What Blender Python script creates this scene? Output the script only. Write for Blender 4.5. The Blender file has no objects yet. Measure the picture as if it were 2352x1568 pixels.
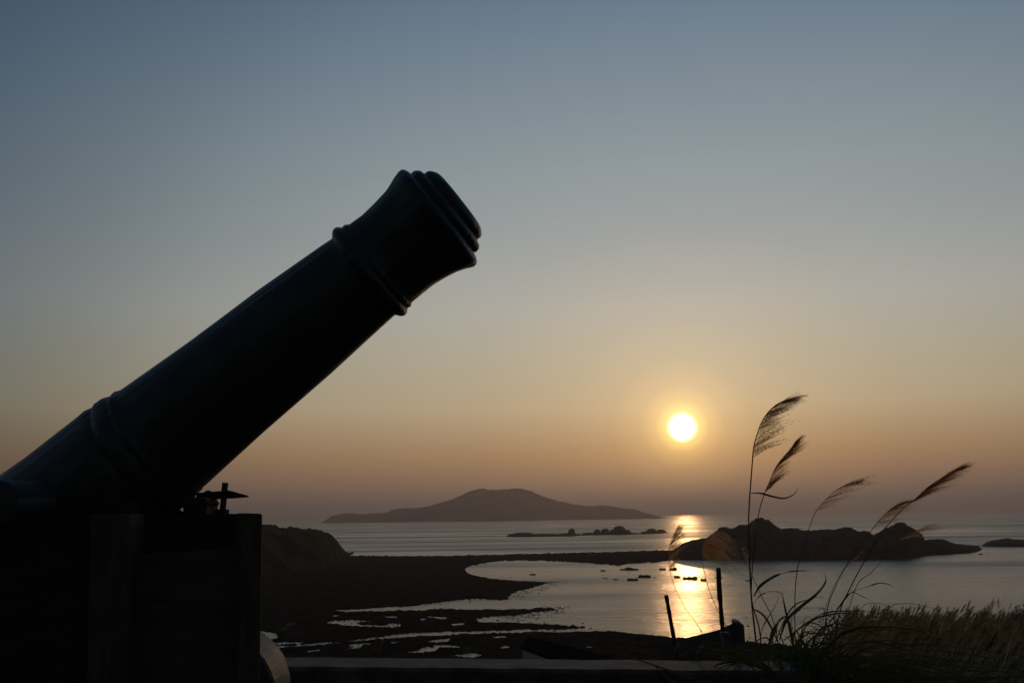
import bpy, math, random
import numpy as np
from mathutils import Vector, Matrix, noise
random.seed(7); np.random.seed(7)
S = bpy.context.scene
COL = S.collection
# ------------------------------------------------------------------ camera
EYE = Vector((0, 0, 25.0))
FP, CX, CY = 2287.0, 1176.0, 784.0          # focal length and centre in photo units (2352 wide)
PITCH, ROLL = math.radians(9.94), math.radians(0.80)
FW = Vector((0, math.cos(PITCH), math.sin(PITCH)))
U0 = Vector((0, -math.sin(PITCH), math.cos(PITCH))); R0 = Vector((1, 0, 0))
RT = R0*math.cos(ROLL) - U0*math.sin(ROLL)
UP = U0*math.cos(ROLL) + R0*math.sin(ROLL)
cam_d = bpy.data.cameras.new('camera'); cam = bpy.data.objects.new('camera', cam_d); COL.objects.link(cam)
cam_d.sensor_width = 36.0; cam_d.lens = 36.0*FP/2352.0; cam_d.clip_start = 0.05; cam_d.clip_end = 120000
M = Matrix((RT, UP, -FW)).transposed().to_4x4(); M.translation = EYE
cam.matrix_world = M
S.camera = cam
def ray(px, py): return FW + RT*((px-CX)/FP) + UP*((CY-py)/FP)
def at(px, py, Y):                            # point on that sight line at world distance Y
    r = ray(px, py); return EYE + r*(Y/r.y)
def atz(px, py, z=0.0):
    r = ray(px, py); return EYE + r*((z-EYE.z)/r.z)
SUN = ray(1567, 981).normalized()
# ------------------------------------------------------------------ world
def lin(c): return tuple(((v/255)/12.92 if v/255 <= .04045 else ((v/255+.055)/1.055)**2.4) for v in c)
W = bpy.data.worlds.new("World"); S.world = W; W.use_nodes = True
nt = W.node_tree; nt.nodes.clear(); N = nt.nodes.new; Lk = nt.links.new
def math_(op, a, b=None, c=None, tree=None):
    t = tree or nt; n = t.nodes.new('ShaderNodeMath'); n.operation = op
    for i, v in enumerate((a, b, c)):
        if v is None: continue
        if isinstance(v, (int, float)): n.inputs[i].default_value = v
        else: t.links.new(v, n.inputs[i])
    return n.outputs[0]
def ramp(fac, stops, tree=None):
    t = tree or nt; n = t.nodes.new('ShaderNodeValToRGB'); cr = n.color_ramp
    cr.elements[0].position = stops[0][0]; cr.elements[0].color = (*stops[0][1], 1)
    cr.elements[1].position = stops[-1][0]; cr.elements[1].color = (*stops[-1][1], 1)
    for p, c in stops[1:-1]:
        e = cr.elements.new(p); e.color = (*c, 1)
    t.links.new(fac, n.inputs[0]); return n.outputs[0]
tc = N('ShaderNodeTexCoord'); nrm = N('ShaderNodeVectorMath'); nrm.operation = 'NORMALIZE'; Lk(tc.outputs['Generated'], nrm.inputs[0])
sx = N('ShaderNodeSeparateXYZ'); Lk(nrm.outputs[0], sx.inputs[0])
elev = math_('MULTIPLY', math_('ARCSINE', sx.outputs[2]), 180/math.pi)      # degrees above the horizon
dt = N('ShaderNodeVectorMath'); dt.operation = 'DOT_PRODUCT'; Lk(nrm.outputs[0], dt.inputs[0]); dt.inputs[1].default_value = SUN
ang = math_('MULTIPLY', math_('ARCCOSINE', math_('MINIMUM', dt.outputs['Value'], 1.0)), 180/math.pi)
def sc(c, k): return tuple(v*k for v in c)
def mc(c, k): return tuple(a*b_ for a, b_ in zip(lin(c), k))
SKY = [(0.0, mc((104, 84, 82), (1.25, 1.28, 1.40))), (1.8, mc((136, 103, 84), (1.34, 1.42, 1.34))), (3.4, mc((165, 128, 92), (1.16, 1.22, 1.28))), (6.0, mc((193, 168, 130), (.96, 1.05, 1.19))),
       (8.6, mc((187, 174, 146), (.94, 1.02, 1.14))), (11.7, mc((180, 175, 161), (.95, 1.03, 1.13))), (16, mc((160, 163, 158), (.96, 1.04, 1.14))),
       (20.3, mc((142, 151, 153), (1.03, 1.12, 1.2))), (29, mc((106, 122, 138), (1.18, 1.27, 1.34))), (45, (.11, .17, .25)), (90, (.05, .085, .15))]
base = ramp(math_('DIVIDE', elev, 90.0), [(e/90, c) for e, c in SKY])
F = [(0, (1.06,)*3), (8, (.99,)*3), (14, (.97,)*3), (22, (.87,)*3), (28, (.72, .745, .77)), (34, (.52, .56, .60)), (42, (.31, .37, .45)), (60, (.22, .26, .30)), (100, (.13, .15, .17)), (180, (.06, .065, .07))]
fall = ramp(math_('DIVIDE', ang, 180.0), [(a/180, tuple(q/1.2 for q in k)) for a, k in F])
mul = N('ShaderNodeMixRGB'); mul.blend_type = 'MULTIPLY'; mul.inputs[0].default_value = 1; Lk(base, mul.inputs[1]); Lk(fall, mul.inputs[2])
sky = N('ShaderNodeTexSky'); sky.sky_type = 'NISHITA'; sky.sun_disc = False
sky.sun_elevation = math.asin(SUN.z); sky.sun_rotation = math.atan2(SUN.x, SUN.y); sky.dust_density = 4; sky.air_density = 1.2
skd = N('ShaderNodeMixRGB'); skd.blend_type = 'MULTIPLY'; skd.inputs[0].default_value = 1; Lk(sky.outputs[0], skd.inputs[1]); skd.inputs[2].default_value = (.05, .05, .05, 1)
skc = N('ShaderNodeMixRGB'); skc.blend_type = 'MULTIPLY'; skc.inputs[0].default_value = 1; Lk(skd.outputs[0], skc.inputs[1]); Lk(fall, skc.inputs[2])
mixs = N('ShaderNodeMixRGB'); mixs.inputs[0].default_value = 0.06; Lk(mul.outputs[0], mixs.inputs[1]); Lk(skc.outputs[0], mixs.inputs[2])
# the disc of the low sun and the bright air round it
G = [(0, (1, 1, 1)), (.57, (1, 1, 1)), (.68, (.24, .20, .09)), (.88, (.085, .062, .014)), (1.5, (.046, .028, .007)), (2.4, (.023, .0135, .0038)),
     (4.0, (.0100, .0058, .0018)), (6.5, (.0042, .0025, .0009)), (12, (0, 0, 0))]
glow = ramp(math_('DIVIDE', ang, 12.0), [(a/12, c) for a, c in G])
b1 = N('ShaderNodeBackground'); Lk(mixs.outputs[0], b1.inputs[0]); b1.inputs[1].default_value = 1.2
b2 = N('ShaderNodeBackground'); Lk(glow, b2.inputs[0]); b2.inputs[1].default_value = 12.0
ad = N('ShaderNodeAddShader'); Lk(b1.outputs[0], ad.inputs[0]); Lk(b2.outputs[0], ad.inputs[1])
wo = N('ShaderNodeOutputWorld'); Lk(ad.outputs[0], wo.inputs[0])
# ------------------------------------------------------------------ sun
sl = bpy.data.lights.new('sun', 'SUN'); so = bpy.data.objects.new('sun', sl); COL.objects.link(so)
sl.energy = 0.10; sl.angle = math.radians(0.6); sl.color = (1.0, .50, .18)
so.rotation_euler = SUN.to_track_quat('Z', 'Y').to_euler(); so.location = (20, 60, 60)
S.view_settings.view_transform = 'Standard'; S.view_settings.look = 'None'; S.view_settings.exposure = 0; S.view_settings.gamma = 1
S.cycles.use_denoising = True; S.cycles.max_bounces = 8; S.cycles.sample_clamp_indirect = 4
# ------------------------------------------------------------------ materials
MATS = {}
def mat(name, c1, c2, scale=5, rough=.8, bump=.3, bscale=None, metal=0, spec=.5, stretch=(1, 1, 1), transl=0, dist=.02, coord='Object'):
    m = bpy.data.materials.new(name); m.use_nodes = True; t = m.node_tree; p = t.nodes['Principled BSDF']
    tc = t.nodes.new('ShaderNodeTexCoord'); mp = t.nodes.new('ShaderNodeMapping'); mp.inputs['Scale'].default_value = stretch
    t.links.new(tc.outputs[coord], mp.inputs[0])
    n = t.nodes.new('ShaderNodeTexNoise'); n.inputs['Scale'].default_value = scale; n.inputs['Detail'].default_value = 6; n.inputs['Roughness'].default_value = .62
    t.links.new(mp.outputs[0], n.inputs[0])
    r = ramp(n.outputs[0], [(.34, c1), (.68, c2)], t)
    t.links.new(r, p.inputs['Base Color'])
    p.inputs['Roughness'].default_value = rough; p.inputs['Metallic'].default_value = metal; p.inputs['Specular IOR Level'].default_value = spec
    if bump:
        n2 = t.nodes.new('ShaderNodeTexNoise'); n2.inputs['Scale'].default_value = bscale or scale*4; n2.inputs['Detail'].default_value = 8
        t.links.new(mp.outputs[0], n2.inputs[0])
        b = t.nodes.new('ShaderNodeBump'); b.inputs['Strength'].default_value = bump; b.inputs['Distance'].default_value = dist
        t.links.new(n2.outputs[0], b.inputs['Height']); t.links.new(b.outputs[0], p.inputs['Normal'])
    if transl:
        tr = t.nodes.new('ShaderNodeBsdfTranslucent'); t.links.new(r, tr.inputs[0])
        mx = t.nodes.new('ShaderNodeMixShader'); mx.inputs[0].default_value = transl
        t.links.new(p.outputs[0], mx.inputs[1]); t.links.new(tr.outputs[0], mx.inputs[2])
        t.links.new(mx.outputs[0], t.nodes['Material Output'].inputs[0])
    MATS[name] = m; return m
mat('iron', (.024, .032, .036), (.055, .065, .07), 9, .40, .35, 60, 0, .6, dist=.004)
mat('rusty_iron', (.03, .022, .018), (.08, .045, .028), 30, .7, .4, 120, dist=.003)
mat('wood', (.022, .018, .013), (.055, .043, .03), 7, .75, .5, 40, 0, .4, (1, 1, 6), dist=.004)
mat('panel_wood', (.06, .046, .032), (.15, .115, .075), 5, .7, .6, 30, 0, .45, (1, 1, 7), dist=.004)
mat('post_wood', (.07, .053, .035), (.16, .12, .08), 8, .7, .5, 46, 0, .45, (6, 6, 1), dist=.004)
mat('wheel_paint', (.085, .09, .092), (.17, .165, .155), 12, .6, .45, 50, dist=.004)
mat('wall_concrete', (.07, .056, .042), (.23, .185, .145), 9, .8, .6, 70, 0, .5, dist=.006)
mat('concrete', (.10, .085, .075), (.2, .175, .15), 3, .85, .5, 30, dist=.02)
mat('whitewash', (.5, .56, .6), (.72, .76, .78), 3, .85, .3, 20, dist=.02)
mat('roof_tile', (.010, .009, .008), (.03, .025, .021), 4, .95, .5, 12, spec=0, dist=.05)
mat('rock', (.022, .018, .015), (.075, .060, .048), .12, .95, 1.0, .5, dist=1.2, spec=.1)
mat('far_rock', (.022, .024, .018), (.06, .052, .04), .01, .95, .8, .05, dist=8, spec=0)
mat('reef', (.018, .015, .012), (.05, .04, .03), .4, .9, .8, 2, dist=.3, spec=.1)
mat('mud', (.012, .011, .009), (.045, .038, .028), .22, .95, .8, 1.6, 0, .0, dist=.2)
mat('headland', (.022, .020, .013), (.12, .11, .05), .05, .95, .9, .5, dist=1.5, spec=0)
mat('soil', (.02, .022, .012), (.05, .048, .028), 2, .95, .6, 12, dist=.05)
mat('boulder', (.09, .08, .07), (.20, .17, .145), 5, .85, .7, 26, dist=.02)
mat('leaf', (.045, .065, .018), (.11, .13, .04), 6, .55, 0, transl=.45)
mat('dry_leaf', (.16, .10, .045), (.30, .19, .09), 6, .6, 0, transl=.5)
mat('stem', (.08, .065, .028), (.16, .12, .06), 8, .5, 0, transl=.1)
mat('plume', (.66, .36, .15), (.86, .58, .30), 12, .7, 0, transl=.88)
mat('field_plume', (.17, .115, .06), (.50, .345, .19), 3, .7, 0, transl=.6)
mat('bush', (.03, .042, .016), (.075, .09, .032), 3, .7, 0, transl=.3)
def water_mat():
    m = bpy.data.materials.new('sea_water'); m.use_nodes = True; t = m.node_tree; p = t.nodes['Principled BSDF']
    p.inputs['Base Color'].default_value = (.010, .014, .016, 1); p.inputs['Roughness'].default_value = .17; p.inputs['IOR'].default_value = 1.34
    g = t.nodes.new('ShaderNodeNewGeometry')
    prev = None
    for sc_, st, dist, stre in ((.05, (1, 2.2, 1), .9, .6), (.17, (1, 2.4, 1), .55, .8), (.45, (1, 1.9, 1), .22, 1.0), (2.2, (1, 1.6, 1), .06, 1.0)):
        mp = t.nodes.new('ShaderNodeMapping'); mp.inputs['Scale'].default_value = st; mp.inputs['Rotation'].default_value = (0, 0, .25)
        t.links.new(g.outputs['Position'], mp.inputs[0])
        n = t.nodes.new('ShaderNodeTexNoise'); n.inputs['Scale'].default_value = sc_; n.inputs['Detail'].default_value = 3
        t.links.new(mp.outputs[0], n.inputs[0])
        b = t.nodes.new('ShaderNodeBump'); b.inputs['Strength'].default_value = stre; b.inputs['Distance'].default_value = dist
        t.links.new(n.outputs[0], b.inputs['Height'])
        if prev: t.links.new(prev, b.inputs['Normal'])
        prev = b.outputs[0]
    t.links.new(prev, p.inputs['Normal'])
    # wind streaks: slicks are smoother than ruffled water
    mp = t.nodes.new('ShaderNodeMapping'); mp.inputs['Scale'].default_value = (.25, 1, 1); t.links.new(g.outputs['Position'], mp.inputs[0])
    n = t.nodes.new('ShaderNodeTexNoise'); n.inputs['Scale'].default_value = .012; n.inputs['Detail'].default_value = 5; t.links.new(mp.outputs[0], n.inputs[0])
    r = ramp(n.outputs[0], [(.36, (.18,)*3), (.64, (.42,)*3)], t); sp = t.nodes.new('ShaderNodeSeparateXYZ'); t.links.new(g.outputs['Position'], sp.inputs[0])
    mr = t.nodes.new('ShaderNodeMapRange'); mr.inputs['From Min'].default_value = 560; mr.inputs['From Max'].default_value = 680; mr.inputs['To Min'].default_value = -.045; mr.inputs['To Max'].default_value = .04
    t.links.new(sp.outputs[1], mr.inputs[0])
    t.links.new(math_('ADD', r, mr.outputs[0], tree=t), p.inputs['Roughness'])   # the lagoon inside the spit is calmer than the open sea
    MATS['sea_water'] = m
water_mat()
def wet_patches():
    t = MATS['mud'].node_tree; p = t.nodes['Principled BSDF']; g = t.nodes.new('ShaderNodeTexCoord')
    mp = t.nodes.new('ShaderNodeMapping'); mp.inputs['Scale'].default_value = (.5, .22, 1); t.links.new(g.outputs['Object'], mp.inputs[0])
    n = t.nodes.new('ShaderNodeTexNoise'); n.inputs['Scale'].default_value = .16; n.inputs['Detail'].default_value = 9; n.inputs['Roughness'].default_value = .7; t.links.new(mp.outputs[0], n.inputs[0])
    t.links.new(ramp(n.outputs[0], [(.63, (.95,)*3), (.74, (.45,)*3)], t), p.inputs['Roughness'])
    t.links.new(ramp(n.outputs[0], [(.63, (0,)*3), (.76, (.22,)*3)], t), p.inputs['Specular IOR Level'])
wet_patches()
# ------------------------------------------------------------------ mesh helpers
class MB:
    def __init__(s): s.v = []; s.f = []; s.smooth = False
    def add(s, vs, fs):
        o = len(s.v); s.v += [tuple(v) for v in vs]; s.f += [tuple(i+o for i in f) for f in fs]
    def hexa(s, c):                                    # 8 corners: bottom 4, top 4
        s.add(c, [(0, 3, 2, 1), (4, 5, 6, 7), (0, 1, 5, 4), (1, 2, 6, 5), (2, 3, 7, 6), (3, 0, 4, 7)])
    def box(s, x0, x1, y0, y1, z0, z1):
        s.hexa([(x0, y0, z0), (x1, y0, z0), (x1, y1, z0), (x0, y1, z0), (x0, y0, z1), (x1, y0, z1), (x1, y1, z1), (x0, y1, z1)])
    def lathe(s, o, ax, prof, n=64, ref=None, jit=0):
        ax = ax.normalized(); e1 = ax.cross(ref or Vector((0, 1, 0))).normalized(); e2 = ax.cross(e1)
        vs = []
        for a, r in prof:
            for k in range(n):
                th = 2*math.pi*k/n; d = e1*math.cos(th) + e2*math.sin(th); p = o + ax*a + d*r
                if jit: p += d*jit*(noise.fractal(p*14, 1.0, 2.0, 4) + .38*noise.noise(p*75))
                vs.append(p)
        m = len(prof); fs = [(i*n+k, i*n+(k+1) % n, (i+1)*n+(k+1) % n, (i+1)*n+k) for i in range(m-1) for k in range(n)]
        fs.append(tuple(range(n-1, -1, -1))); fs.append(tuple((m-1)*n+k for k in range(n)))
        s.add(vs, fs)
    def tube(s, pts, rad, n=6):
        vs = []; L = len(pts)
        for i, p in enumerate(pts):
            d = (pts[min(i+1, L-1)] - pts[max(i-1, 0)]).normalized(); a = d.cross(Vector((0, 1, .01))).normalized(); b = d.cross(a)
            r = rad[i] if isinstance(rad, (list, tuple)) else rad
            for k in range(n):
                th = 2*math.pi*k/n; vs.append(p + a*r*math.cos(th) + b*r*math.sin(th))
        fs = [(i*n+k, i*n+(k+1) % n, (i+1)*n+(k+1) % n, (i+1)*n+k) for i in range(L-1) for k in range(n)]
        fs += [tuple(range(n-1, -1, -1)), tuple((L-1)*n+k for k in range(n))]
        s.add(vs, fs)
    def blade(s, pts, w, face=None):                   # a folded leaf: ribbon with a keel
        L = len(pts); vs = []
        for i, p in enumerate(pts):
            d = (pts[min(i+1, L-1)] - pts[max(i-1, 0)]).normalized(); a = d.cross(face or Vector((0, 1, 0)))
            a = a.normalized() if a.length > 1e-5 else Vector((1, 0, 0)); b = d.cross(a)
            u = i/(L-1); ww = w*(min(1, .35+u*2.5))*(1-u**2.2)+.0002
            vs += [p - a*ww, p + b*ww*.45, p + a*ww]
        fs = []
        for i in range(L-1):
            o = i*3; fs += [(o, o+1, o+4, o+3), (o+1, o+2, o+5, o+4)]
        s.add(vs, fs)
    def build(s, name, m, parent=None, smooth=False, bevel=0):
        me = bpy.data.meshes.new(name); me.from_pydata(s.v, [], s.f); me.update()
        me.materials.append(MATS[m])
        if smooth: me.polygons.foreach_set('use_smooth', [True]*len(me.polygons))
        o = bpy.data.objects.new(name, me); COL.objects.link(o)
        if parent is not None:
            o.parent = parent; bpy.context.view_layer.update()
            o.matrix_parent_inverse = parent.matrix_world.inverted()
        if bevel:
            b = o.modifiers.new('bevel', 'BEVEL'); b.width = bevel; b.segments = 2; b.limit_method = 'ANGLE'
        return o
def tag(o, label, cat, group=None, kind=None):
    if label: o['label'] = label
    if cat: o['category'] = cat
    if group: o['group'] = group
    if kind: o['kind'] = kind
    return o
def thing(name, loc, label, cat, group=None):
    o = bpy.data.objects.new(name, None); COL.objects.link(o); o.location = loc; o.empty_display_size = .1
    bpy.context.view_layer.update()
    return tag(o, label, cat, group)
def structure(o): o['kind'] = 'structure'; return o
def catmull(P, n):
    P = [Vector(p) for p in P]; Q = [P[0]*2-P[1]] + P + [P[-1]*2-P[-2]]; out = []
    m = len(P)-1
    for j in range(n+1):
        t = j/n*m; i = min(int(t), m-1); u = t-i; a, b, c, d = Q[i], Q[i+1], Q[i+2], Q[i+3]
        out.append(.5*((2*b) + (c-a)*u + (2*a-5*b+4*c-d)*u*u + (3*b-a-3*c+d)*u**3))
    return out
def interp(P, x): return float(np.interp(x, [p[0] for p in P], [p[1] for p in P]))
# ------------------------------------------------------------------ sea
b = MB(); b.add([(-38000, -300, 0), (38000, -300, 0), (38000, 38000, 0), (-38000, 38000, 0)], [(0, 1, 2, 3)])
structure(b.build('sea', 'sea_water'))
# ------------------------------------------------------------------ tidal flat and spit
LAND = [
 [(-400,1275),(795,1275),(900,1276),(1000,1276.5),(1100,1274),(1200,1271.5),(1300,1269),(1400,1267),(1500,1264),(1560,1262),(1660,1262),(1900,1268),(2080,1270),
  (2080,1281),(1800,1284),(1560,1286),(1500,1291),(1450,1293),(1420,1299),(1395,1296),(1340,1292),(1290,1289),(1230,1287),(1160,1287),(1130,1290),(1105,1294),(1080,1299),(1066,1307),
  (1079,1318),(1100,1323),(1140,1330),(1200,1334),(1262,1336),(1285,1334.5),(1250,1341),(1225,1349),(1190,1357),(1172,1366),(1167,1375),(1140,1378),(1110,1375),(1088,1374),(1015,1382),(939,1392),
  (878,1394),(824,1399),(769,1401),(800,1404),(909,1402),(970,1403),(1012,1397.5),(1030,1398),(1091,1401),(1206,1399),(1235,1396.5),(1290,1398),(1240,1404),(1180,1413),(1131,1414),(1091,1421),
  (1101,1428),(1152,1429),(1206,1431),(1270,1436),(1342,1440),(1300,1445),(1206,1445),(1061,1449.5),(939,1452.5),(863,1461.5),(800,1472),(726,1477),(660,1482),(-400,1520)],
 [(-400,1545),(635,1490),(696,1484),(787,1476.6),(866,1468.6),(939,1463.5),(1030,1458.2),(1148,1454),(1361,1451),(1407,1450.6),(1453,1456),(1513,1461),(1553,1465),(1700,1475),(1900,1490),(2600,1500),(2600,1700),(-400,1700)]]
POOLS = [
 [(746,1428.6),(769,1425.5),(800,1423),(857,1425.5),(857,1428),(818,1430),(827,1434),(878,1436),(894,1431.5),(921,1433),(918,1438),(897,1441),(848,1439),(793,1437),(757,1433)],
 [(951,1423),(963,1421),(977,1421.5),(970,1424)], [(985,1416.6),(1010,1415),(1030,1419),(1020,1422),(1000,1419)],
 [(1029,1433),(1046,1431),(1079,1431),(1061,1435.5),(1031,1436)], [(880,1416),(910,1415),(908,1418),(885,1418)],
 [(796,1481),(830,1478),(852,1477),(850,1480),(815,1484)], [(770,1489),(810,1486),(835,1486),(826,1490)],
 [(960,1475),(985,1472),(1000,1468),(1030,1466),(1028,1473),(990,1477)], [(990,1487),(1003,1480),(1040,1482),(1066,1487),(1031,1489)],
 [(1149,1487),(1158,1483),(1172,1487),(1154,1490.5)], [(1122,1461),(1150,1459),(1171,1464),(1140,1467)], [(1000,1506),(1060,1501.5),(1085,1500),(1117,1505),(1090,1509)],
 [(960,1493),(975,1484),(1010,1485),(1000,1497),(930,1500)],
 [(480,1448),(597,1450),(623,1451),(637,1459),(632,1467),(597,1471),(480,1474)], [(600,1478),(660,1473),(705,1474),(690,1478),(640,1481)], [(1325,1486),(1355,1484),(1372,1487),(1350,1489)],
 [(745,1414),(785,1412),(790,1414),(760,1416)], [(700,1495),(735,1491),(740,1494),(715,1497)], [(895,1474),(915,1472),(915,1475),(900,1476.5)]]
xs = np.arange(-400, 2600, 3.6); ys = np.concatenate([np.arange(1258, 1300, 1.2), np.arange(1300, 1515, 1.3), np.arange(1515, 1640, 8)])
GX, GY = np.meshgrid(xs, ys)
def sdist(poly):
    P = np.array(poly, float); Q = np.roll(P, -1, 0); d = np.full(GX.shape, 1e9); ins = np.zeros(GX.shape, bool)
    for (ax, ay), (bx, by) in zip(P, Q):
        # vertical pixels count more than horizontal ones because the ground lies flat
        kx = .35
        ex, ey = (bx-ax)*kx, by-ay; wx, wy = (GX-ax)*kx, GY-ay
        t = np.clip((wx*ex+wy*ey)/(ex*ex+ey*ey+1e-9), 0, 1); d = np.minimum(d, np.hypot(wx-t*ex, wy-t*ey))
        c = (ay > GY) != (by > GY); ins ^= c & (GX < (bx-ax)*(GY-ay)/((by-ay) if by != ay else 1e-9)+ax)
    return np.where(ins, d, -d)
fld = np.maximum(sdist(LAND[0]), sdist(LAND[1]))
for p in POOLS: fld = np.minimum(fld, -sdist(p))
b = MB(); ny, nx = GX.shape; vs = []; ok = np.zeros(GX.shape, bool)
for j in range(ny):
    for i in range(nx):
        px, py = float(xs[i]), float(ys[j]); p = atz(px, py); s = fld[j, i]
        amp = .9 if py < 1380 else 1.5
        n1 = noise.fractal(Vector((p.x*.16, p.y*.055, 3)), 1.0, 2.0, 4)
        n2 = noise.noise(Vector((p.x*.9, p.y*.33, 8)))
        n3 = noise.noise(Vector((px*.11, py*.5, 2))) + .6*noise.noise(Vector((px*.31, py*1.1, 6)))
        s = s + amp*n1 + .5*n2 + (2.3 if py < 1395 else 2.7)*n3
        z = max(-.5, min(.42, s*.16)) + (.10*n2+.10*n1 + max(0, noise.noise(Vector((p.x*.35, p.y*.12, 4)))-.38)*(2.5 if py < 1290 else 1.2) if s > .4 else 0)
        ok[j, i] = s > -1.6; vs.append((p.x, p.y, z))
fs = []
for j in range(ny-1):
    for i in range(nx-1):
        if ok[j, i] or ok[j+1, i] or ok[j, i+1] or ok[j+1, i+1]: fs.append((j*nx+i, (j+1)*nx+i, (j+1)*nx+i+1, j*nx+i+1))
b.add(vs, fs); structure(b.build('tidal_flat', 'mud'))
b = MB(); rr = random.Random(21)
for (xa, ya, xb, yb, sp_, n_) in ((1290,1335,1165,1372,5,230), (1300,1398,1150,1418,6,230), (1345,1441,1205,1432,3,90), (1110,1327,1280,1337,2.5,80), (900,1392,1160,1372,3,120), (1500,1460,1240,1450,2,120), (1400,1297,1560,1290,5,110), (1080,1292,1120,1297,2.5,30), (640,1466,900,1462,4,80), (760,1424,930,1437,5,80)):
    for k in range(n_):
        u = rr.random(); p = atz(xa+(xb-xa)*u+rr.gauss(0, 10), ya+(yb-ya)*u+rr.gauss(0, sp_)); q = rr.uniform(.12, .42); h = rr.uniform(.04, .17)
        c = [(p.x+q*math.cos(t*1.047+u)*rr.uniform(.6, 1.2), p.y+q*math.sin(t*1.047+u)*rr.uniform(.6, 1.2), -.06) for t in range(6)]
        m = [(p.x+(v[0]-p.x)*.7, p.y+(v[1]-p.y)*.7, h*rr.uniform(.4, .8)) for v in c]; b.add(c+m+[(p.x, p.y, h)], [(t, (t+1) % 6, 6+(t+1) % 6, 6+t) for t in range(6)]+[(6+t, 6+(t+1) % 6, 12) for t in range(6)])
tag(b.build('shore_stones', 'reef'), 'scattered small stones along the edges of the tidal channels', 'stones', kind='stuff')
# ------------------------------------------------------------------ ridges (islands, islets, reefs): real depth behind the shoreline
def ridge(name, top, base, m, nu, nv, depth, rough, nscale, Y=None, fine=0, power=.62, dome=False):
    x0, x1 = top[0][0], top[-1][0]; b = MB(); vs = []
    for i in range(nu+1):
        px = x0 + (x1-x0)*i/nu; ty = interp(top, px)
        if dome:
            q = max(j for j in range(len(top)-1) if top[j][0] <= px+1e-6); (xa, ya), (xb, yb) = top[q], top[q+1]; u = min(1, (px-xa)/(xb-xa)); ty = ya+(yb-ya)*(u*u*(3-2*u) if yb == ya else (1-math.sqrt(max(0, 1-u*u)) if yb > ya else math.sqrt(max(0, 1-(1-u)**2))))
        f = atz(px, interp(base, px)) if Y is None else at(px, 1190, Y); f.z = 0
        dr = Vector((f.x, f.y, 0)).normalized(); D = f.length
        cy = f.y + depth*.5*dr.y
        H = max(0.02*D*.01, at(px, ty, cy).z)
        for j in range(nv+1):
            v = j/nv; tp = min(1.0, min(i, nu-i)/(nu*.04))
            dd = depth*(.5 + (v-.5)*(.35+.65*tp))
            p = f + dr*dd
            sh = math.sin(math.pi*v)**power if 0 < v < 1 else 0
            n = noise.fractal(Vector((p.x*nscale, p.y*nscale, 5)), .9, 2.1, 6)
            k = abs(v-.5)*2
            rg = 1-2*abs(noise.noise(Vector((p.x*nscale*2.6, p.y*nscale*1.5, 9))))
            z = H*sh*(1 + rough*n*(.12 + k) - rough*.9*rg*k) + fine*H*(noise.noise(Vector((p.x*nscale*7, p.y*nscale*7, 1))) + .8*noise.noise(Vector((p.x*nscale*19, p.y*nscale*19, 4))))*sh
            vs.append((p.x, p.y, z if 0 < v < 1 else -1.0))
    fs = [(i*(nv+1)+j, (i+1)*(nv+1)+j, (i+1)*(nv+1)+j+1, i*(nv+1)+j+1) for i in range(nu) for j in range(nv)]
    b.add(vs, fs); return b.build(name, m, smooth=True)
ISL = [(738,1200),(750,1193),(760,1185),(780,1180.5),(800,1178),(830,1180.5),(860,1178),(885,1177),(900,1170),(920,1166.5),(950,1166.5),(980,1163),(1010,1155),(1040,1146),(1065,1136),(1085,1128),(1110,1124),
       (1125,1125),(1145,1128),(1160,1123),(1175,1121),(1200,1122),(1220,1127),(1250,1140),(1285,1150),(1320,1158),(1350,1162),(1385,1161),(1400,1162),(1430,1167),(1460,1168.5),(1480,1177),(1500,1182),(1515,1185),(1528,1190)]
o = ridge('distant_island', ISL, None, 'far_rock', 420, 40, 900, .30, .0022, Y=5700, fine=.045)
tag(o, 'long hazy island with a double humped summit on the horizon', 'island')
HEAD = [(-420,1262),(-200,1225),(60,1196),(250,1180),(400,1182),(520,1192),(583,1203),(620,1204),(632,1210),(640,1216),(650,1214.5),(681,1213.5),(696,1217),(714,1216),(738,1220),(757,1226),(769,1236),(778,1248),(787,1259),(797,1269),(812,1275)]
o = ridge('headland', HEAD, [(-420,1330),(250,1330),(600,1325),(720,1310),(790,1288),(812,1277)], 'headland', 420, 50, 150, .35, .035, fine=.06, power=.5); structure(o)
REEF = [(1163,1232),(1180,1225),(1209,1222),(1225,1226),(1262,1225),(1280,1227),(1305,1224),(1308,1215),(1312,1213),(1318,1214),(1321,1225),(1335,1227),(1355,1222),(1362,1225),(1372,1215),(1380,1222),(1392,1213),
        (1400,1221),(1410,1215),(1424,1207),(1436,1215),(1450,1223),(1470,1225),(1485,1219),(1498,1213),(1508,1220),(1518,1215),(1530,1222),(1538,1224)]
o = ridge('reef', REEF, [(1163,1233),(1295,1231.6),(1361,1228.5),(1444,1227),(1538,1223.5)], 'rock', 340, 14, 60, .25, .05, fine=.05, dome=True)
tag(o, 'low jagged reef of rounded stacks in open water before the distant island', 'reef')
A = [(1548,1262),(1557,1257),(1567,1250),(1596,1237),(1624,1234.5),(1638,1226),(1656,1212),(1673,1212),(1684,1214),(1705,1208),(1723,1203),(1737,1194),(1751,1188),(1762,1191),(1776,1199),(1793,1211),(1804,1213),(1823,1211),
     (1839,1216),(1868,1217.5),(1928,1215),(1945,1210.5),(1961,1210.5),(1973,1218),(1991,1218.6),(2002,1222),(2012,1231),(2030,1255)]
o = ridge('rocky_islet', A, [(1548,1285),(2030,1285)], 'rock', 420, 34, 70, .35, .05, fine=.055, power=.55)
tag(o, 'dark peaked rocky islet at the right end of the spit', 'islet')
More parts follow.
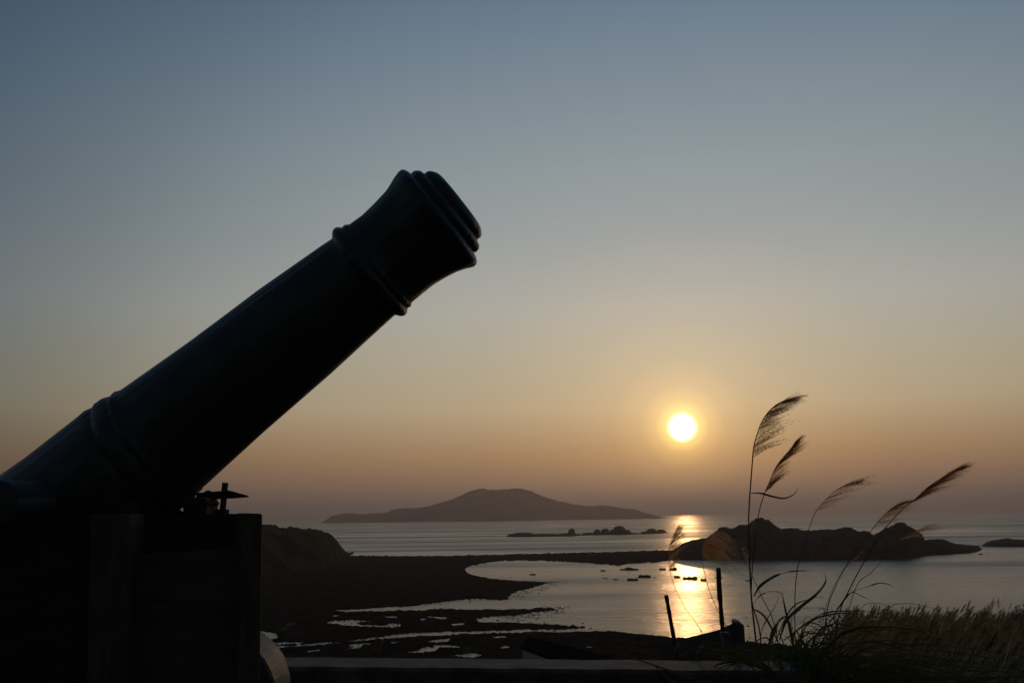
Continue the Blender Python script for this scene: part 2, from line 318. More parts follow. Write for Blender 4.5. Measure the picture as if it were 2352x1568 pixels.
B = [(2000,1240),(2009,1230),(2016,1225),(2026,1223),(2037,1213),(2051,1210),(2065,1201.6),(2079,1198),(2086,1201),(2108,1217),(2122,1227),(2127,1240),(2143,1238),(2168,1237),(2185,1245),(2199,1249),(2228,1251),(2249,1253),(2256,1263)]
o = ridge('rocky_islet', B, [(2000,1284),(2086,1282),(2122,1275),(2228,1270),(2256,1264)], 'rock', 260, 30, 60, .35, .06, fine=.055, power=.55)
tag(o, 'pyramid shaped rocky islet trailing into low rocks on the right', 'islet')
C_ = [(2254,1254),(2266,1245),(2284,1240),(2306,1236.6),(2316,1235),(2327,1238),(2345,1238),(2370,1243),(2400,1248),(2420,1254)]
o = ridge('rocky_islet', C_, [(2254,1255),(2420,1256)], 'rock', 90, 16, 50, .3, .05, fine=.04)
tag(o, 'small low rocky islet cut by the right edge of the photo', 'islet')
# rocks standing out of the bay
ROCKS = [(1215,1230,1316,1320,'lone small rock in the quiet left part of the bay'),(1379,1391,1307,1311,'tiny rock just off the underside of the spit'),(1422,1468,1302,1309,'jagged flat rock close under the middle of the spit'),
 (1440,1466,1326,1333,'ragged double rock at the near left of the bay cluster'),(1465,1496,1319,1326,'long ragged rock above the double rock in the bay cluster'),(1514,1530,1302,1308,'small bumpy rock between the spit and the sun glitter'),
 (1538,1556,1302,1308,'small twin topped rock at the top of the sun glitter'),(1548,1563,1320,1326,'small rounded rock left of the largest rock in the glitter'),(1568,1603,1322,1330,'largest low rock lying in the sun glitter'),
 (1609,1622,1327,1333,'small dark rock just right of the largest rock in the glitter'),(1642,1660,1323,1327,'thin flat rock behind the tall leaning pole'),(1712,1724,1330,1334,'thin dark rock beside the tallest pampas stem'),
 (2064,2082,1277,1281,'flat rock awash under the pyramid shaped islet'),(2100,2112,1279,1282,'tiny rock right of the flat rock awash'),(1384,1396,1326,1328.5,'sliver of rock left of the bay cluster'),(1408,1420,1328,1331,'speck of rock between the sliver and the ragged double rock'),
 (2248,2258,1270,1273,'small rock awash below the tip of the pyramid islet'),(1500,1507,1324,1326.5,'small stone right of the long ragged rock')]
for k, (xa, xb, yt, yb, lab) in enumerate(ROCKS):
    random.seed(k); n = 6; top = [(xa, yb-.3)] + [(xa+(xb-xa)*(i+.5)/n, yt + (yb-yt)*random.uniform(0, .55)) for i in range(n)] + [(xb, yb-.3)]
    o = ridge('sea_rock', top, [(xa, yb), (xb, yb)], 'reef', 24, 8, max(2.5, (xb-xa)*.2), .3, .4, fine=.1)
    tag(o, lab, 'rock', 'rocks standing out of the bay')
# ------------------------------------------------------------------ ground under the viewer and the slope
def smooth(a, b_, x): t = max(0, min(1, (x-a)/(b_-a))); return t*t*(3-2*t)
def ground_z(x, y):
    zl = 23.8 if y < 4.05 else max(23.8-(y-4.05)*1.2, 22.9-.245*(y-4.5))
    xr = .62 + max(0, y-4)*.255
    w = smooth(xr, xr+.5+max(0, y-4)*.07, x)
    zr = 23.80 + .42*smooth(1.8, 3.4, y) - .108*max(0, y-4)
    if y > 20: zr = 22.49 - (y-20)*.33
    z = zl*(1-w) + zr*w
    if x/max(y, 1) > .25 and 14 < y < 26: z += .12*math.sin(x*1.3+1)+.08*math.sin(x*2.9)
    return max(-1.2, z + .05*noise.fractal(Vector((x*.5, y*.5, 0)), 1, 2, 4)*min(1, max(0, (y-4.2))*.4+.08))
gx = np.concatenate([np.linspace(-120, -12, 28), np.linspace(-11.5, 14, 110), np.linspace(15, 120, 40)])
gy = np.concatenate([np.linspace(-10, 3.4, 14), np.linspace(3.6, 8, 30), np.linspace(8.3, 30, 60), np.linspace(31, 165, 60)])
b = MB(); b.add([(x, y, ground_z(x, y)) for y in gy for x in gx], [(j*len(gx)+i, j*len(gx)+i+1, (j+1)*len(gx)+i+1, (j+1)*len(gx)+i) for j in range(len(gy)-1) for i in range(len(gx)-1)])
structure(b.build('ground', 'soil', smooth=True))
# ------------------------------------------------------------------ parapet wall
def wall():
    zt = 25-.585
    A0, A1 = atz(-700, 1496, zt), atz(1830, 1517, zt); B0, B1 = atz(-700, 1518, zt), atz(1830, 1541, zt)
    b = MB(); n = 60; ring = []
    for i in range(n+1):
        u = i/n; f = A0.lerp(A1, u); q = B0.lerp(B1, u); w = .003*noise.noise(Vector((u*40, 0, 0)))
        d = (f-q).normalized()
        ring += [(q.x, q.y, 23.3), (q.x, q.y+w, zt-.014), ((q+d*.012).x, (q+d*.012).y+w, zt+w), ((f-d*.012).x, (f-d*.012).y, zt+w), (f.x, f.y, zt-.014), (f.x, f.y, 22.4)]
    fs = [(i*6+k, (i+1)*6+k, (i+1)*6+k+1, i*6+k+1) for i in range(n) for k in range(5)]
    fs += [tuple(range(5, -1, -1)), tuple(n*6+k for k in range(6))]
    b.add(ring, fs)
    tag(b.build('parapet_wall', 'wall_concrete'), 'low concrete parapet wall running behind the cannon carriage', 'wall')
wall()
# ------------------------------------------------------------------ things beyond the wall
def house():
    t = thing('stone_house', at(1290, 1520, 46), 'small house with pale end wall and dark roof below the parapet', 'house')
    g = 13.0
    e0, e1 = at(1172, 1500, 44), at(1262, 1530, 42)      # eaves, near side
    r0, r1 = at(1205, 1468, 47), at(1405, 1510, 46)      # ridge
    b0, b1 = at(1195, 1462, 52), at(1420, 1502, 51)
    b = MB()
    eL, eR = at(1197, 1483, 44.5), at(1290, 1517, 43.5); rL, rR = at(1212, 1462, 48.5), at(1408, 1514, 47.5); bL, bR = at(1235, 1466, 52.5), at(1440, 1516, 51.5)
    th = Vector((0, 0, -.10))
    for q in ((eL, eR, rR, rL), (rL, rR, bR, bL)):
        b.hexa([v+th for v in q] + list(q))
    b.build('roof', 'roof_tile', t)
    w = MB(); k = .06
    wl = eL.lerp(eR, .03)+th*1.4; wr = eL.lerp(eR, .97)+th*1.4; bl = bL.lerp(bR, .03)+th*1.4; br = bL.lerp(bR, .97)+th*1.4; rl = rL.lerp(rR, .03)+th*1.4; rr = rL.lerp(rR, .97)+th*1.4
    def dn(v): return Vector((v.x, v.y, g))
    w.add([dn(wl), dn(wr), dn(br), dn(bl), wl, wr, br, bl, rl, rr], [(0, 1, 5, 4), (1, 2, 6, 9, 5), (2, 3, 7, 6), (3, 0, 4, 8, 7), (4, 5, 9, 8), (8, 9, 6, 7)])
    w.build('house_wall', 'whitewash', t)
house()
def slope_wall():
    t = thing('stair_wall', at(1640, 1500, 15), 'sloping dark concrete wall rising to a square end beside the tall pole', 'wall')
    prof = [(1518, 1482), (1555, 1469), (1600, 1458), (1650, 1446), (1676, 1434), (1690, 1427), (1700, 1426)]
    b = MB(); n = len(prof)
    F_ = [at(x, y, 15) for x, y in prof]; Bk = [p+Vector((.05, .35, -.13)) for p in F_]
    vs = []
    for f, k in zip(F_, Bk): vs += [Vector((f.x, f.y, 19.2)), f, k, Vector((k.x, k.y, 19.2))]
    fs = [(i*4+k, (i+1)*4+k, (i+1)*4+k+1, i*4+k+1) for i in range(n-1) for k in range(3)] + [(3, 2, 1, 0), tuple((n-1)*4+k for k in range(4))]
    b.add(vs, fs); b.build('sloping_panel', 'concrete', t)
    c = MB(); p0 = at(1701, 1426, 15); p1 = at(1709, 1432, 15); q0 = at(1722, 1520, 15); a0 = at(1690, 1520, 15)
    d = Vector((.05, .55, 0)); u = Vector((-.02, -.10, 0)); p00 = at(1691, 1427, 15)
    c.hexa([Vector((a0.x, 14.9, 19.2)), Vector((q0.x+.02, 14.9, 19.2)), Vector((q0.x+.02, 15.5, 19.2)), Vector((a0.x, 15.5, 19.2)), p00+u, p1+u, p1+d, p00+d])
    c.build('end_pier', 'concrete', t, bevel=.03)
slope_wall()
def pole(pts, Y, w, label, extra=None):
    t = thing('pole', at(*pts[-1], Y), label, 'pole', 'thin poles behind the parapet')
    P = [at(x, y, Y) for x, y in pts]; base = P[-1] + (P[-1]-P[-2]).normalized()*1.6
    b = MB(); b.tube(catmull(P+[base], 14), [w*(1+.12*math.sin(i*2.1)) for i in range(15)], 8); b.build('shaft', 'rusty_iron', t)
    return t
pole([(1530,1366),(1536,1400),(1545,1450),(1554,1500)], 8, .0155, 'shorter thin pole leaning left behind the parapet')
t = pole([(1650,1303),(1653,1350),(1656,1400),(1660,1450),(1662,1500)], 8, .0175, 'taller rusty pole standing behind the parapet')
b = MB(); p = at(1650, 1340, 7.975); b.tube([at(1649, 1322, 7.97), at(1649.5, 1342, 7.97), at(1651, 1378, 7.97)], .012, 6); b.build('splice', 'rusty_iron', t)
def stub():
    t = thing('concrete_post', at(1664, 1500, 7.6), 'squat grey concrete post with a cap at the foot of the taller pole', 'post')
    b = MB(); a = at(1666, 1460, 7.85); x = a.x; b.box(x-.022, x+.024, 7.83, 7.9, 22.0, a.z); b.build('shaft', 'concrete', t, bevel=.004)
    b = MB(); b.box(x-.033, x+.032, 7.82, 7.91, a.z, a.z+.028); b.build('cap', 'concrete', t, bevel=.004)
stub()
# ------------------------------------------------------------------ the cannon
D = 2.6
def cp(px, py, d=D): return EYE + ray(px, py)*d          # depth measured along the view axis
PX = D/FP                                                # metres per photo unit at the gun
def cannon():
    c0 = cp(364, 1013); c1 = cp(1005, 501); ax = (c1-c0).normalized()
    t = thing('cannon_barrel', cp(167, 1169), 'long dark iron cannon barrel tilted steeply up toward the sky', 'cannon')
    def P(s, r): return (s*PX, r*PX)
    # stations along the axis (photo units from c0), radius
    prof = [P(-1010, 8), P(-1005, 30), P(-990, 44), P(-965, 52), P(-940, 46), P(-920, 30), P(-905, 34), P(-890, 120), P(-880, 170), P(-865, 184), P(-850, 190), P(-835, 184), P(-825, 176), P(-700, 173),
            P(-400, 168), P(-331, 164), P(-250, 160), P(-180, 155.5), P(-128, 153), P(-119, 150), P(-112, 143), P(-108, 142)]
    prof = [p for p in prof]
    # reinforce astragal: s about 10..-60
    prof = prof[:-5] + [P(-100, 155), P(-78, 154), P(-64, 151.5), P(-61, 149.5), P(-57, 149.5), P(-53, 152), P(-45, 154), P(-30, 153.5), P(-18, 150.5), P(-13, 148), P(-10, 147.5), P(-6, 149), P(0, 149), P(5, 146), P(12, 144), P(20, 143)]
    prof += [P(200, 134.5), P(400, 125), P(580, 115.5), P(604, 114)]
    prof += [P(607, 116), P(611, 121), P(616, 125.5), P(622, 127.5), P(629, 126), P(634, 121), P(637, 118), P(641, 118.5), P(646, 119), P(650, 117), P(654, 114)]
    prof += [P(690, 112.5), P(720, 113.5), P(745, 116), P(765, 120), P(782, 125), P(797, 130), P(808, 134), P(816, 136.5), P(824, 136), P(830, 131), P(834, 122), P(836, 113),
             P(840, 114.5), P(846, 115), P(852, 112), P(857, 106), P(859, 97), P(862, 96), P(868, 96), P(874, 93), P(879, 88), P(884, 80), P(886, 72), P(886.5, 60), P(880, 58), P(700, 57)]
    b = MB(); b.lathe(c0, ax, prof, 220, Vector((0, 1, 0)), jit=.0040)
    t.location = t.location
    o = b.build('barrel_tube', 'iron', t, smooth=True)
    b = MB(); tc_ = c0 + ax*(-238*PX); side = ax.cross(Vector((0, 0, 1))).normalized()
    for sgn in (1, -1):
        b = MB(); dirn = side*sgn
        b.lathe(tc_ + dirn*.13, dirn, [(0, .068), (.045, .066), (.05, .0575), (.20, .0565), (.205, .0535), (.207, .04)], 48, Vector((0, 0, 1)), jit=.0012)
        b.build('trunnion', 'iron', t, smooth=True)
cannon()
def carriage():
    t = thing('gun_carriage', (-1.0, 2.6, 23.8), 'black timber gun carriage with upright posts under the cannon', 'gun carriage')
    zt = lambda px, py, Y: at(px, py, Y).z
    Yn = 2.36
    def slab(name, corners, Y, th, m, bev=.004, sk=0):          # an upright board: outline in the plane Y, thickness th away from the viewer
        q = [at(x, y, Y) for x, y in corners]; n = len(q); b = MB()
        vs = q + [v+Vector((-sk*th, th, 0)) for v in q]
        fs = [tuple(range(n)), tuple(range(2*n-1, n-1, -1))] + [(i, i+n, (i+1) % n+n, (i+1) % n) for i in range(n)]
        b.add(vs, fs); return b.build(name, m, t, bevel=bev)
    slab('post', [(207, 1181), (299, 1180), (291, 1640), (196, 1640)], 2.33, .09, 'post_wood')
    slab('post', [(556, 1177.5), (603, 1179), (596, 1640), (545, 1640)], 2.33, .07, 'post_wood', sk=.5)
    slab('side_panel', [(297, 1273), (556, 1258), (556, 1640), (290, 1640)], 2.37, .03, 'panel_wood')
    slab('side_panel', [(-300, 1185), (208, 1185), (200, 1640), (-300, 1640)], 2.37, .03, 'wood')
    slab('cheek', [(-300, 1142), (60, 1140), (258, 1136), (300, 1150), (300, 1181), (556, 1179), (560, 1440), (-300, 1440)], 2.44, .07, 'wood')
    slab('cheek', [(-220, 1148), (380, 1146), (430, 1181), (566, 1179.5), (556, 1470), (-220, 1470)], 2.66, .08, 'wood', sk=.4)
    slab('transom', [(300, 1186), (556, 1183), (550, 1440), (300, 1440)], 2.53, .12, 'wood')
    # seat block under the breech ring
    b = MB(); a = at(474, 1146, 2.55)
    prof = [(452, 1140), (471, 1143), (474, 1149), (478, 1154), (473.5, 1161), (474, 1185), (420, 1190), (420, 1150)]
    slab('elevating_block', prof, 2.50, .10, 'wood', .002)
    # iron upright with its pointed cross piece
    r0, r1 = at(510, 1190, 2.6), at(517.5, 1108, 2.6)
    b = MB(); b.tube([r0, r1], .0080, 14); rod = b.build('elevating_screw', 'iron', t)
    b = MB(); b.tube([at(511, 1181, 2.6), at(512, 1169, 2.6)], .0165, 6); b.build('nut', 'iron', rod)
    b = MB(); q = [(452, 1131.5), (508, 1127.3), (529, 1126), (571, 1138), (571.5, 1141), (534, 1144), (492, 1145.8), (483, 1142.6), (470, 1141.8), (452, 1141)]
    hw = [.006, .014, .014, .003, .003, .014, .014, .010, .006, .006]
    vs = [at(x, y, 2.6)-Vector((0, h, 0)) for (x, y), h in zip(q, hw)] + [at(x, y, 2.6)+Vector((0, h, 0)) for (x, y), h in zip(q, hw)]; n = len(q)
    b.add(vs, [tuple(range(n)), tuple(range(2*n-1, n-1, -1))] + [(i, i+n, (i+1) % n+n, (i+1) % n) for i in range(n)])
    b.build('pointed_crosspiece', 'iron', t, bevel=.002)
    b = MB(); c = at(478, 1134, 2.72); b.lathe(c-Vector((0, 0, .03)), Vector((0, 0, 1)), [(0, .018), (.02, .0175), (.03, .0145), (.037, .009), (.04, .003)], 24, Vector((1, 0, 0))); b.build('bolt_head', 'wheel_paint', t, smooth=True)
    # wheels
    wc = at(487, 1603, 2.76)
    def wheel(c):
        prof = [(0, .03), (.0, .160), (.006, .167), (.10, .168), (.184, .167), (.19, .160), (.19, .03)]
        b = MB(); b.lathe(c, Vector((0, 1, 0)), prof, 72, Vector((0, 0, 1)), jit=.0022); w = b.build('wheel', 'wheel_paint', t, smooth=False)
        h = MB(); h.lathe(c-Vector((0, .03, 0)), Vector((0, 1, 0)), [(0, .03), (.01, .04), (.24, .04), (.25, .03)], 32, Vector((0, 0, 1))); h.build('hub', 'rusty_iron', w)
    for dx, dy in ((0, 0), (-1.15, 0), (0, -.335), (-1.15, -.335)): wheel(wc + Vector((dx, dy, 0)))
    for dx in (0, -1.15):
        b = MB(); b.box(wc.x+dx-.03, wc.x+dx+.03, 2.43, 2.97, wc.z-.03, wc.z+.03); b.build('axle', 'rusty_iron', t)
    b = MB(); b.box(wc.x-1.35, wc.x+.05, 2.62, 2.655, wc.z+.04, wc.z+.1); b.build('bed', 'wood', t)
    # the low plinth that carries the wheels
    b = MB(); b.box(wc.x-1.6, wc.x+.22, 2.2, 3.2, 23.60, wc.z-.169); tag(b.build('plinth', 'concrete', bevel=.01), 'low concrete plinth under the carriage wheels', 'plinth')
carriage()
# ------------------------------------------------------------------ pampas stems
def plume_fil(b, sp, i0, rnd, reach, wind, n_fil, wdt, droop=0.0):
    L = len(sp); nb = 24; br = [(i0+(1-i0)*((q+.5*rnd.random())/nb)**.9, rnd.gauss(0, .10), rnd.uniform(.6, 1.15), rnd.random()+.35) for q in range(nb)]; wt = [q[3] for q in br]
    for k in range(n_fil):
        uu, bz, bl, _ = rnd.choices(br, wt)[0]; u = min(.999, max(i0, uu + rnd.gauss(0, .012))); j = u*(L-1); i = min(int(j), L-2); p = sp[i].lerp(sp[i+1], j-i)
        d = (sp[i+1]-sp[i]).normalized()
        q = (u-i0)/(1-i0); ln = reach*(.35+.65*math.sin(math.pi*min(1, .25+q*.62)))*(1-.45*max(0, q)**3)*bl*rnd.uniform(.45, 1.1)
        w = (wind + Vector((0, 0, bz)) + Vector((rnd.gauss(0, .04), rnd.gauss(0, .22), rnd.gauss(0, .05)))).normalized()
        pts = [p]; cur = p; dd = (d*.55+w*.7).normalized(); st = ln/7
        for s in range(7):
            dd = (dd*.66 + w*.34 + Vector((0, 0, -droop*s*.1))).normalized(); cur = cur + dd*st; pts.append(cur.copy())
        a = Vector((0, 1, 0)); vs = []
        for s, q_ in enumerate(pts):
            e = dd.cross(a).normalized(); ww = wdt*(1-(s/7)**2*.8); vs += [q_-e*ww, q_+e*ww]
        b.add(vs, [(2*s, 2*s+1, 2*s+3, 2*s+2) for s in range(7)])
        # spikelets: short hairs along each branch make it feathery
        for s in range(1, 7):
            for h in range(2):
                o = pts[s]; hd = (dd + Vector((rnd.gauss(0, .45), rnd.gauss(0, .5), rnd.gauss(0, .45)))).normalized()*.013*rnd.uniform(.6, 1.3)
                e = hd.cross(a).normalized()*0.00042; b.add([o-e, o+e, o+hd], [(0, 1, 2)])
def pampas(stem, Y, i0, reach, wind, nf, label, leaves=(), w=.0022, wd=.00034, droop=0, seed=0, seg=60):
    rnd = random.Random(seed); P = [at(x, y, Y if not isinstance(Y, tuple) else Y[0]+(Y[1]-Y[0])*k/(len(stem)-1)) for k, (x, y) in enumerate(stem)]
    sp = catmull(P, seg); t = thing('pampas_grass', sp[0], label, 'pampas grass', 'tall pampas stems beside the parapet')
    b = MB(); b.tube(sp, [w*(1-.72*i/seg) for i in range(seg+1)], 6); b.build('stem', 'stem', t)
    if nf:
        b = MB(); plume_fil(b, sp, i0, rnd, reach, Vector(wind), nf, wd, droop); b.build('plume', 'plume', t)
    for lf, lw in leaves:
        b = MB(); b.blade(catmull([at(x, y, P[0].y) for x, y in lf], 22), lw, Vector((.1, 1, .3)).normalized()); b.build('leaf', 'leaf', t)
pampas([(1748,1560),(1735,1460),(1725,1360),(1721,1260),(1720,1177),(1728,1062),(1731,1028),(1739,997),(1751,966),(1768,942),(1790,925),(1814,918)], 4.3, .47, .215, (1, .1, .34), 330,
       'tallest pampas stem with a large feathery plume blown right', [([(1725,1132),(1746,1132),(1768,1138),(1790,1143),(1806,1143),(1825,1133),(1836,1116)], .0045)], w=.0040, seed=1)
pampas([(1752,1560),(1745,1450),(1727,1380),(1727,1320),(1733,1250),(1743,1177),(1756,1133),(1765,1112),(1780,1076),(1797,1052),(1815,1032),(1828,1012)], 4.25, .56, .13, (.85, .1, .50), 270,
       'second tallest pampas stem with a narrow plume right of the tallest', w=.0030, seed=2)
pampas([(1832,1560),(1826,1439),(1827,1348),(1836,1284),(1852,1232),(1870,1182),(1881,1165),(1899,1145),(1922,1124),(1945,1113),(1965,1108)], 4.5, .54, .19, (1, .1, .16), 90,
       'pampas stem with a thin pale plume above the islet middle', w=.0024, seed=3)
pampas([(1905,1560),(1927,1413),(1952,1351),(1989,1282),(2027,1220),(2074,1168),(2103,1145),(2132,1118),(2176,1089),(2200,1078)], 4.3, .60, .19, (1, .1, .34), 300,
       'pampas stem leaning far right with a dense dark plume', w=.0030, seed=4)
pampas([(1885,1560),(1898,1410),(1920,1344),(1954,1282),(2004,1214),(2027,1186),(2050,1165),(2075,1153)], 4.4, .57, .17, (1, .1, .20), 120,
       'leaning pampas stem with a loose plume below the dense dark plume', w=.0024, seed=5)
pampas([(1920,1520),(1963,1355),(2000,1315),(2030,1282),(2059,1244),(2085,1228),(2103,1219),(2130,1207)], 4.6, .57, .22, (1, .1, .12), 34,
       'faint thin pampas stem drooping past the pyramid shaped islet', w=.0018, seed=6)
pampas([(1690,1560),(1650,1500),(1614,1453),(1596,1426),(1574,1395),(1553,1356),(1540,1316),(1535,1289),(1536,1261),(1543,1236),(1555,1210)], 4.5, .62, .15, (.75, .1, .42), 110,
       'sunlit pampas stem curving left in front of the sun glitter', w=.0017, seed=7)
pampas([(1720,1560),(1680,1460),(1654,1413),(1635,1371),(1623,1334),(1613,1289),(1611,1264),(1618,1243),(1635,1228),(1650,1220)], 4.4, .52, .22, (.8, .15, -.25), 190,
       'sunlit pampas stem with a broad glowing plume before the islet', w=.0018, seed=8, droop=.6)
pampas([(1800,1560),(1779,1435),(1750,1370),(1728,1322),(1710,1286),(1702,1262)], 4.4, .7, .05, (.6, .1, .6), 14, 'bare thin culm slanting left behind the tallest pampas stem', w=.0022, seed=9)
pampas([(1905,1560),(1900,1480),(1890,1430),(1905,1370),(1935,1310),(1975,1270)], 4.45, .8, .05, (1, .1, .5), 10, 'thin leaning culm with hardly any plume among the leaning stems', w=.0018, seed=10)
def low_plume(px, py0, py1, Y, lean, label, seed):
    rnd = random.Random(seed); t = thing('pampas_grass', at(px, py0+60, Y), label, 'pampas grass', 'short pampas plumes showing over the parapet')
    sp = catmull([at(px-lean*1.2, py0+60, Y), at(px-lean*.4, py0, Y), at(px+lean*.2, (py0+py1)/2, Y), at(px+lean, py1, Y)], 24)
    b = MB(); b.tube(sp, [.003*(1-.7*i/24) for i in range(25)], 5); b.build('stem', 'stem', t)
    b = MB(); plume_fil(b, sp, .42, rnd, .09*Y/7, Vector((.35, .1, .8)), 90, .0011); b.build('plume', 'field_plume', t)
low_plume(1547, 1512, 1492, 7, 5, 'stubby pampas plume glowing beside the foot of the shorter pole', 1)
low_plume(1600, 1512, 1496, 7, 9, 'stubby pampas plume glowing midway between the two poles', 2)
low_plume(855, 1506, 1478, 9, 2, 'dim reddish pampas plume, left one of the pair over the parapet', 3)
low_plume(869, 1506, 1476, 9, 8, 'dim reddish pampas plume, right one of the pair over the parapet', 4)
# ------------------------------------------------------------------ the tussock at the end of the wall
def tussock():
    rnd = random.Random(5); t = thing('grass_tussock', (1.1, 3.9, 24.0), 'large dark tussock of arching green blades at the end of the parapet', 'grass tussock')
    b = MB()
    named = [([(1731,1370),(1742,1350),(1756,1337),(1785,1320),(1822,1311),(1864,1310.5)], .0075), ([(1731,1385),(1745,1368),(1760,1360),(1781,1357),(1800,1366)], .0035),
             ([(1790,1470),(1807,1424),(1840,1392),(1873,1366),(1893,1342),(1897,1326),(1891,1313)], .0062), ([(1900,1440),(1931,1388),(1950,1364),(1964,1355),(1990,1347),(2022,1338),(2042,1342),(2059,1349)], .0050),
             ([(1920,1400),(1945,1368),(1961,1360),(1982,1370),(2015,1384)], .0034), ([(1830,1520),(1816,1450),(1804,1400),(1796,1358)], .0070), ([(1850,1430),(1895,1407),(1968,1402),(2045,1404)], .0040),
             ([(1800,1470),(1862,1425),(1910,1410),(1960,1408),(1985,1425)], .0040), ([(1760,1500),(1780,1440),(1795,1420),(1810,1412)], .0110), ([(1770,1500),(1815,1400),(1860,1375),(1890,1372),(1925,1392)], .0030),
             ([(1745,1480),(1752,1440),(1775,1400),(1790,1370),(1795,1350)], .0024), ([(1950,1460),(1990,1425),(2030,1420),(2052,1432)], .0032), ([(1740,1530),(1690,1500),(1650,1495),(1600,1508),(1585,1520)], .0110),
             ([(1775,1545),(1720,1520),(1670,1519),(1625,1535)], .0100), ([(1800,1470),(1830,1405),(1870,1395),(1905,1400)], .0030), ([(1790,1480),(1760,1420),(1735,1400),(1722,1402)], .0040)]
    for pts, w in named: b.blade(catmull([at(x, y, 4.05+rnd.uniform(-.25, .25)) for x, y in pts], 26), w, Vector((rnd.uniform(-.3, .3), 1, rnd.uniform(-.2, .6))).normalized())
    for k in range(560):
        a = rnd.random(); x0 = 1712+240*a; Y = rnd.uniform(3.55, 4.6); p0 = at(x0, 1600, Y); p0.z = min(p0.z, ground_z(p0.x, p0.y)+.02)
        h = rnd.uniform(.10, .38)*(1-.8*abs(a-.4)); lean = rnd.gauss(.10, .16); fy = rnd.gauss(0, .08)
        p1 = p0+Vector((lean*.3, fy*.3, h*.6)); p2 = p0+Vector((lean*.9, fy, h)); p3 = p2+Vector((lean*1.1+rnd.uniform(0, .10), fy, -rnd.uniform(-.02, .14)))
        b.blade(catmull([p0, p1, p2, p3], 10), rnd.uniform(.0022, .0068), Vector((rnd.uniform(-.6, .6), 1, rnd.uniform(-.2, .6))).normalized())
    b.build('blades', 'leaf', t)
    d = MB()
    for k in range(60):
        x0 = rnd.uniform(1730, 1950); Y = rnd.uniform(3.9, 4.7); p0 = at(x0, 1590, Y); p0.z = min(p0.z, ground_z(p0.x, p0.y)+.02); h = rnd.uniform(.15, .42)
        le = rnd.gauss(.12, .15); d.blade(catmull([p0, p0+Vector((le*.3, 0, h*.6)), p0+Vector((le, 0, h)), p0+Vector((le*2, .02, h*.9))], 9), rnd.uniform(.001, .0028), Vector((0, 1, .3)))
    d.build('dry_blades', 'dry_leaf', t)
    t2 = thing('arching_reed', at(1700, 1600, 3.5), 'single long blade of grass slanting down across the parapet top', 'reed')
    b = MB(); P = [(1690,1590),(1620,1566),(1560,1546),(1500,1526),(1440,1505),(1395,1490),(1345,1479),(1300,1465)]
    b.blade(catmull([at(x, y, 3.45) for x, y in P], 30), .0052, Vector((.1, .7, .7)).normalized()); b.build('leaf', 'leaf', t2)
    b = MB(); b.blade(catmull([at(x, y, 3.45) for x, y in [(1600,1600),(1560,1575),(1530,1553),(1512,1536),(1500,1526)]], 12), .0060, Vector((.1, .7, .7)).normalized()); b.build('leaf', 'leaf', t2)
tussock()
# boulder at the lower right
def boulder():
    b = MB(); c = at(2000, 1592, 5.6); n, m = 40, 22; vs = []
    for j in range(m+1):
        ph = math.pi*j/m
        for i in range(n):
            th = 2*math.pi*i/n; d = Vector((math.sin(ph)*math.cos(th), math.sin(ph)*math.sin(th), math.cos(ph)))
            r = 1+.16*noise.fractal(d*1.7+Vector((4, 2, 1)), 1, 2, 5); vs.append(c+Vector((d.x*.30*r, d.y*.26*r, d.z*.155*r)))
    b.add(vs, [(j*n+i, (j+1)*n+i, (j+1)*n+(i+1) % n, j*n+(i+1) % n) for j in range(m) for i in range(n)])
    tag(b.build('boulder', 'boulder', smooth=True), 'rounded grey boulder between the tussock and the pampas field', 'boulder')
boulder()
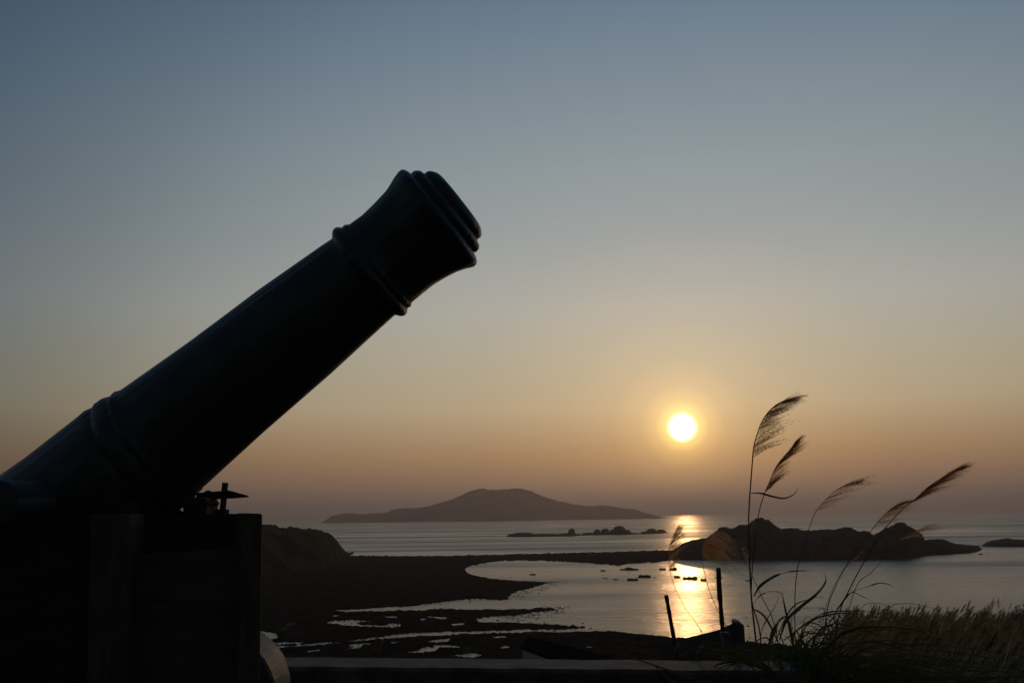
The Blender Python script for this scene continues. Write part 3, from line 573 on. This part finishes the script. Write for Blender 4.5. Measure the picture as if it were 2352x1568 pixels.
# ------------------------------------------------------------------ pampas field on the slope
def field():
    rnd = random.Random(11); lf = MB(); pl = MB()
    def gpt(y, u): x = y*(.27+.33*u); return Vector((x, y, ground_z(x, y)))
    for k in range(15000):                                  # ground cover of leaning blades
        y = 5.6+17*rnd.random()**.8; g = gpt(y, rnd.uniform(-.05, 1.1)); h = rnd.uniform(.10, .30)*min(1, y/18); le = rnd.gauss(.10, .12); fy = rnd.gauss(0, .12)
        w = rnd.uniform(.004, .009); a = Vector((rnd.uniform(-1, 1), rnd.uniform(-1, 1), 0)).normalized()*w
        p1 = g+Vector((le*.4, fy*.4, h*.7)); p2 = g+Vector((le*1.3, fy*1.2, h))
        lf.add([g-a, g+a, p1+a*.8, p1-a*.8, p2], [(0, 1, 2, 3), (3, 2, 4)])
    for k in range(2000):                                   # feathery heads
        y = 5.9+14*rnd.random()**.9; g = gpt(y, rnd.uniform(-.02, 1.1)); h = rnd.uniform(.10, .32)*min(1, .55+y/22); le = rnd.uniform(.04, .20)
        if k < 150: y = rnd.uniform(16, 20.5); g = gpt(y, .30+.8*rnd.random()**.7); h = rnd.uniform(.30, .55); fy = rnd.gauss(0, .05)
        top = g+Vector((le, fy, h)); tip = top+Vector((rnd.uniform(.03, .13), fy, rnd.uniform(.14, .25)))
        a = Vector((.0022, 0, 0)); pl.add([g-a, g+a, top+a, top-a], [(0, 1, 2, 3)])
        if k >= 150 and noise.noise(Vector((g.x*.9, g.y*.55, 3))) < -.12+rnd.gauss(0, .08): continue
        big = rnd.uniform(.7, 1.5)
        for q in range(int(26*big)):
            u = rnd.random(); o = top.lerp(tip, u*.8); d = (tip-top).normalized()
            dd = (d + Vector((rnd.uniform(-.05, .55), rnd.gauss(0, .25), rnd.gauss(0, .12))))*rnd.uniform(.07, .13)*(1.1-u*.6)*big**.5
            e = Vector((rnd.gauss(0, 1), rnd.gauss(0, 1), rnd.gauss(0, .6))).cross(dd).normalized()*.0030
            pl.add([o, o+dd*.45+e, o+dd, o+dd*.45-e], [(0, 1, 2, 3)])
    tag(lf.build('grass_cover', 'leaf'), 'dense low grass under the pampas on the right slope', 'grass', kind='stuff')
    tag(pl.build('pampas_field', 'field_plume'), 'field of reddish pampas plumes covering the right slope', 'pampas field', kind='stuff')
field()
def bush(px, py, Y, w, h, label, seed):
    rnd = random.Random(seed); c = at(px, py, Y); gz = ground_z(c.x, c.y); t = thing('bush', (c.x, c.y, gz), label, 'bush', 'dark bushes on the right slope')
    sx_ = w*Y/FP/2; top = c.z; H = top-gz; b = MB()
    b.tube([Vector((c.x, c.y, gz-.05)), Vector((c.x+.02, c.y, gz+H*.5))], [.02, .008], 6)
    b.build('stem', 'stem', t); b = MB()
    for k in range(900):
        u = rnd.gauss(0, .42); v = rnd.gauss(0, .4); q = rnd.random(); z = gz+H*q*max(.05, 1-min(1, (u*u+v*v)))*(1+.12*rnd.gauss(0, 1))
        p = Vector((c.x+u*sx_, c.y+v*sx_, z)); s_ = rnd.uniform(.02, .045)*Y/18
        d = Vector((rnd.gauss(0, 1), rnd.gauss(0, 1), abs(rnd.gauss(0, 1.3)))).normalized()*s_*1.6; e = d.cross(Vector((rnd.gauss(0, 1), rnd.gauss(0, 1), rnd.gauss(0, 1)))).normalized()*s_*.5
        b.add([p-e, p+d*.5+e*.3, p+d, p+e], [(0, 1, 2, 3)])
    b.build('foliage', 'bush', t)
bush(1915, 1409, 19, 150, 60, 'low rounded dark bush behind the tussock', 1)
bush(1990, 1428, 19, 90, 40, 'low dark bush sloping down right of the rounded one', 2)
bush(2088, 1405, 18, 90, 60, 'spiky dark bush standing among the skyline plumes', 3)
bush(2175, 1428, 19, 110, 40, 'flat dark bush right of the spiky one', 4)
bush(2300, 1422, 19, 150, 50, 'broad dark bush on the skyline near the right edge', 5)
bush(2352, 1392, 19, 30, 60, 'upright dark bush cut by the right edge of the photo', 6)
bush(1722, 1472, 9, 40, 30, 'small dark bush at the foot of the square wall end', 7)
bush(1475, 1484, 24, 110, 40, 'dark bush left of the shorter pole beyond the parapet', 8)
# ------------------------------------------------------------------ haze
hz = MB(); hz.box(-39000, 39000, -400, 39000, -3.0, 235)
m = bpy.data.materials.new('haze_air'); m.use_nodes = True; t_ = m.node_tree; t_.nodes.remove(t_.nodes['Principled BSDF'])
v = t_.nodes.new('ShaderNodeVolumePrincipled'); v.inputs['Color'].default_value = (.96, .84, .80, 1); v.inputs['Density'].default_value = .00014; v.inputs['Anisotropy'].default_value = .6
t_.links.new(v.outputs[0], t_.nodes['Material Output'].inputs['Volume']); MATS['haze_air'] = m
o = hz.build('haze', 'haze_air'); o['kind'] = 'stuff'; o['label'] = 'thin warm evening haze over the sea'
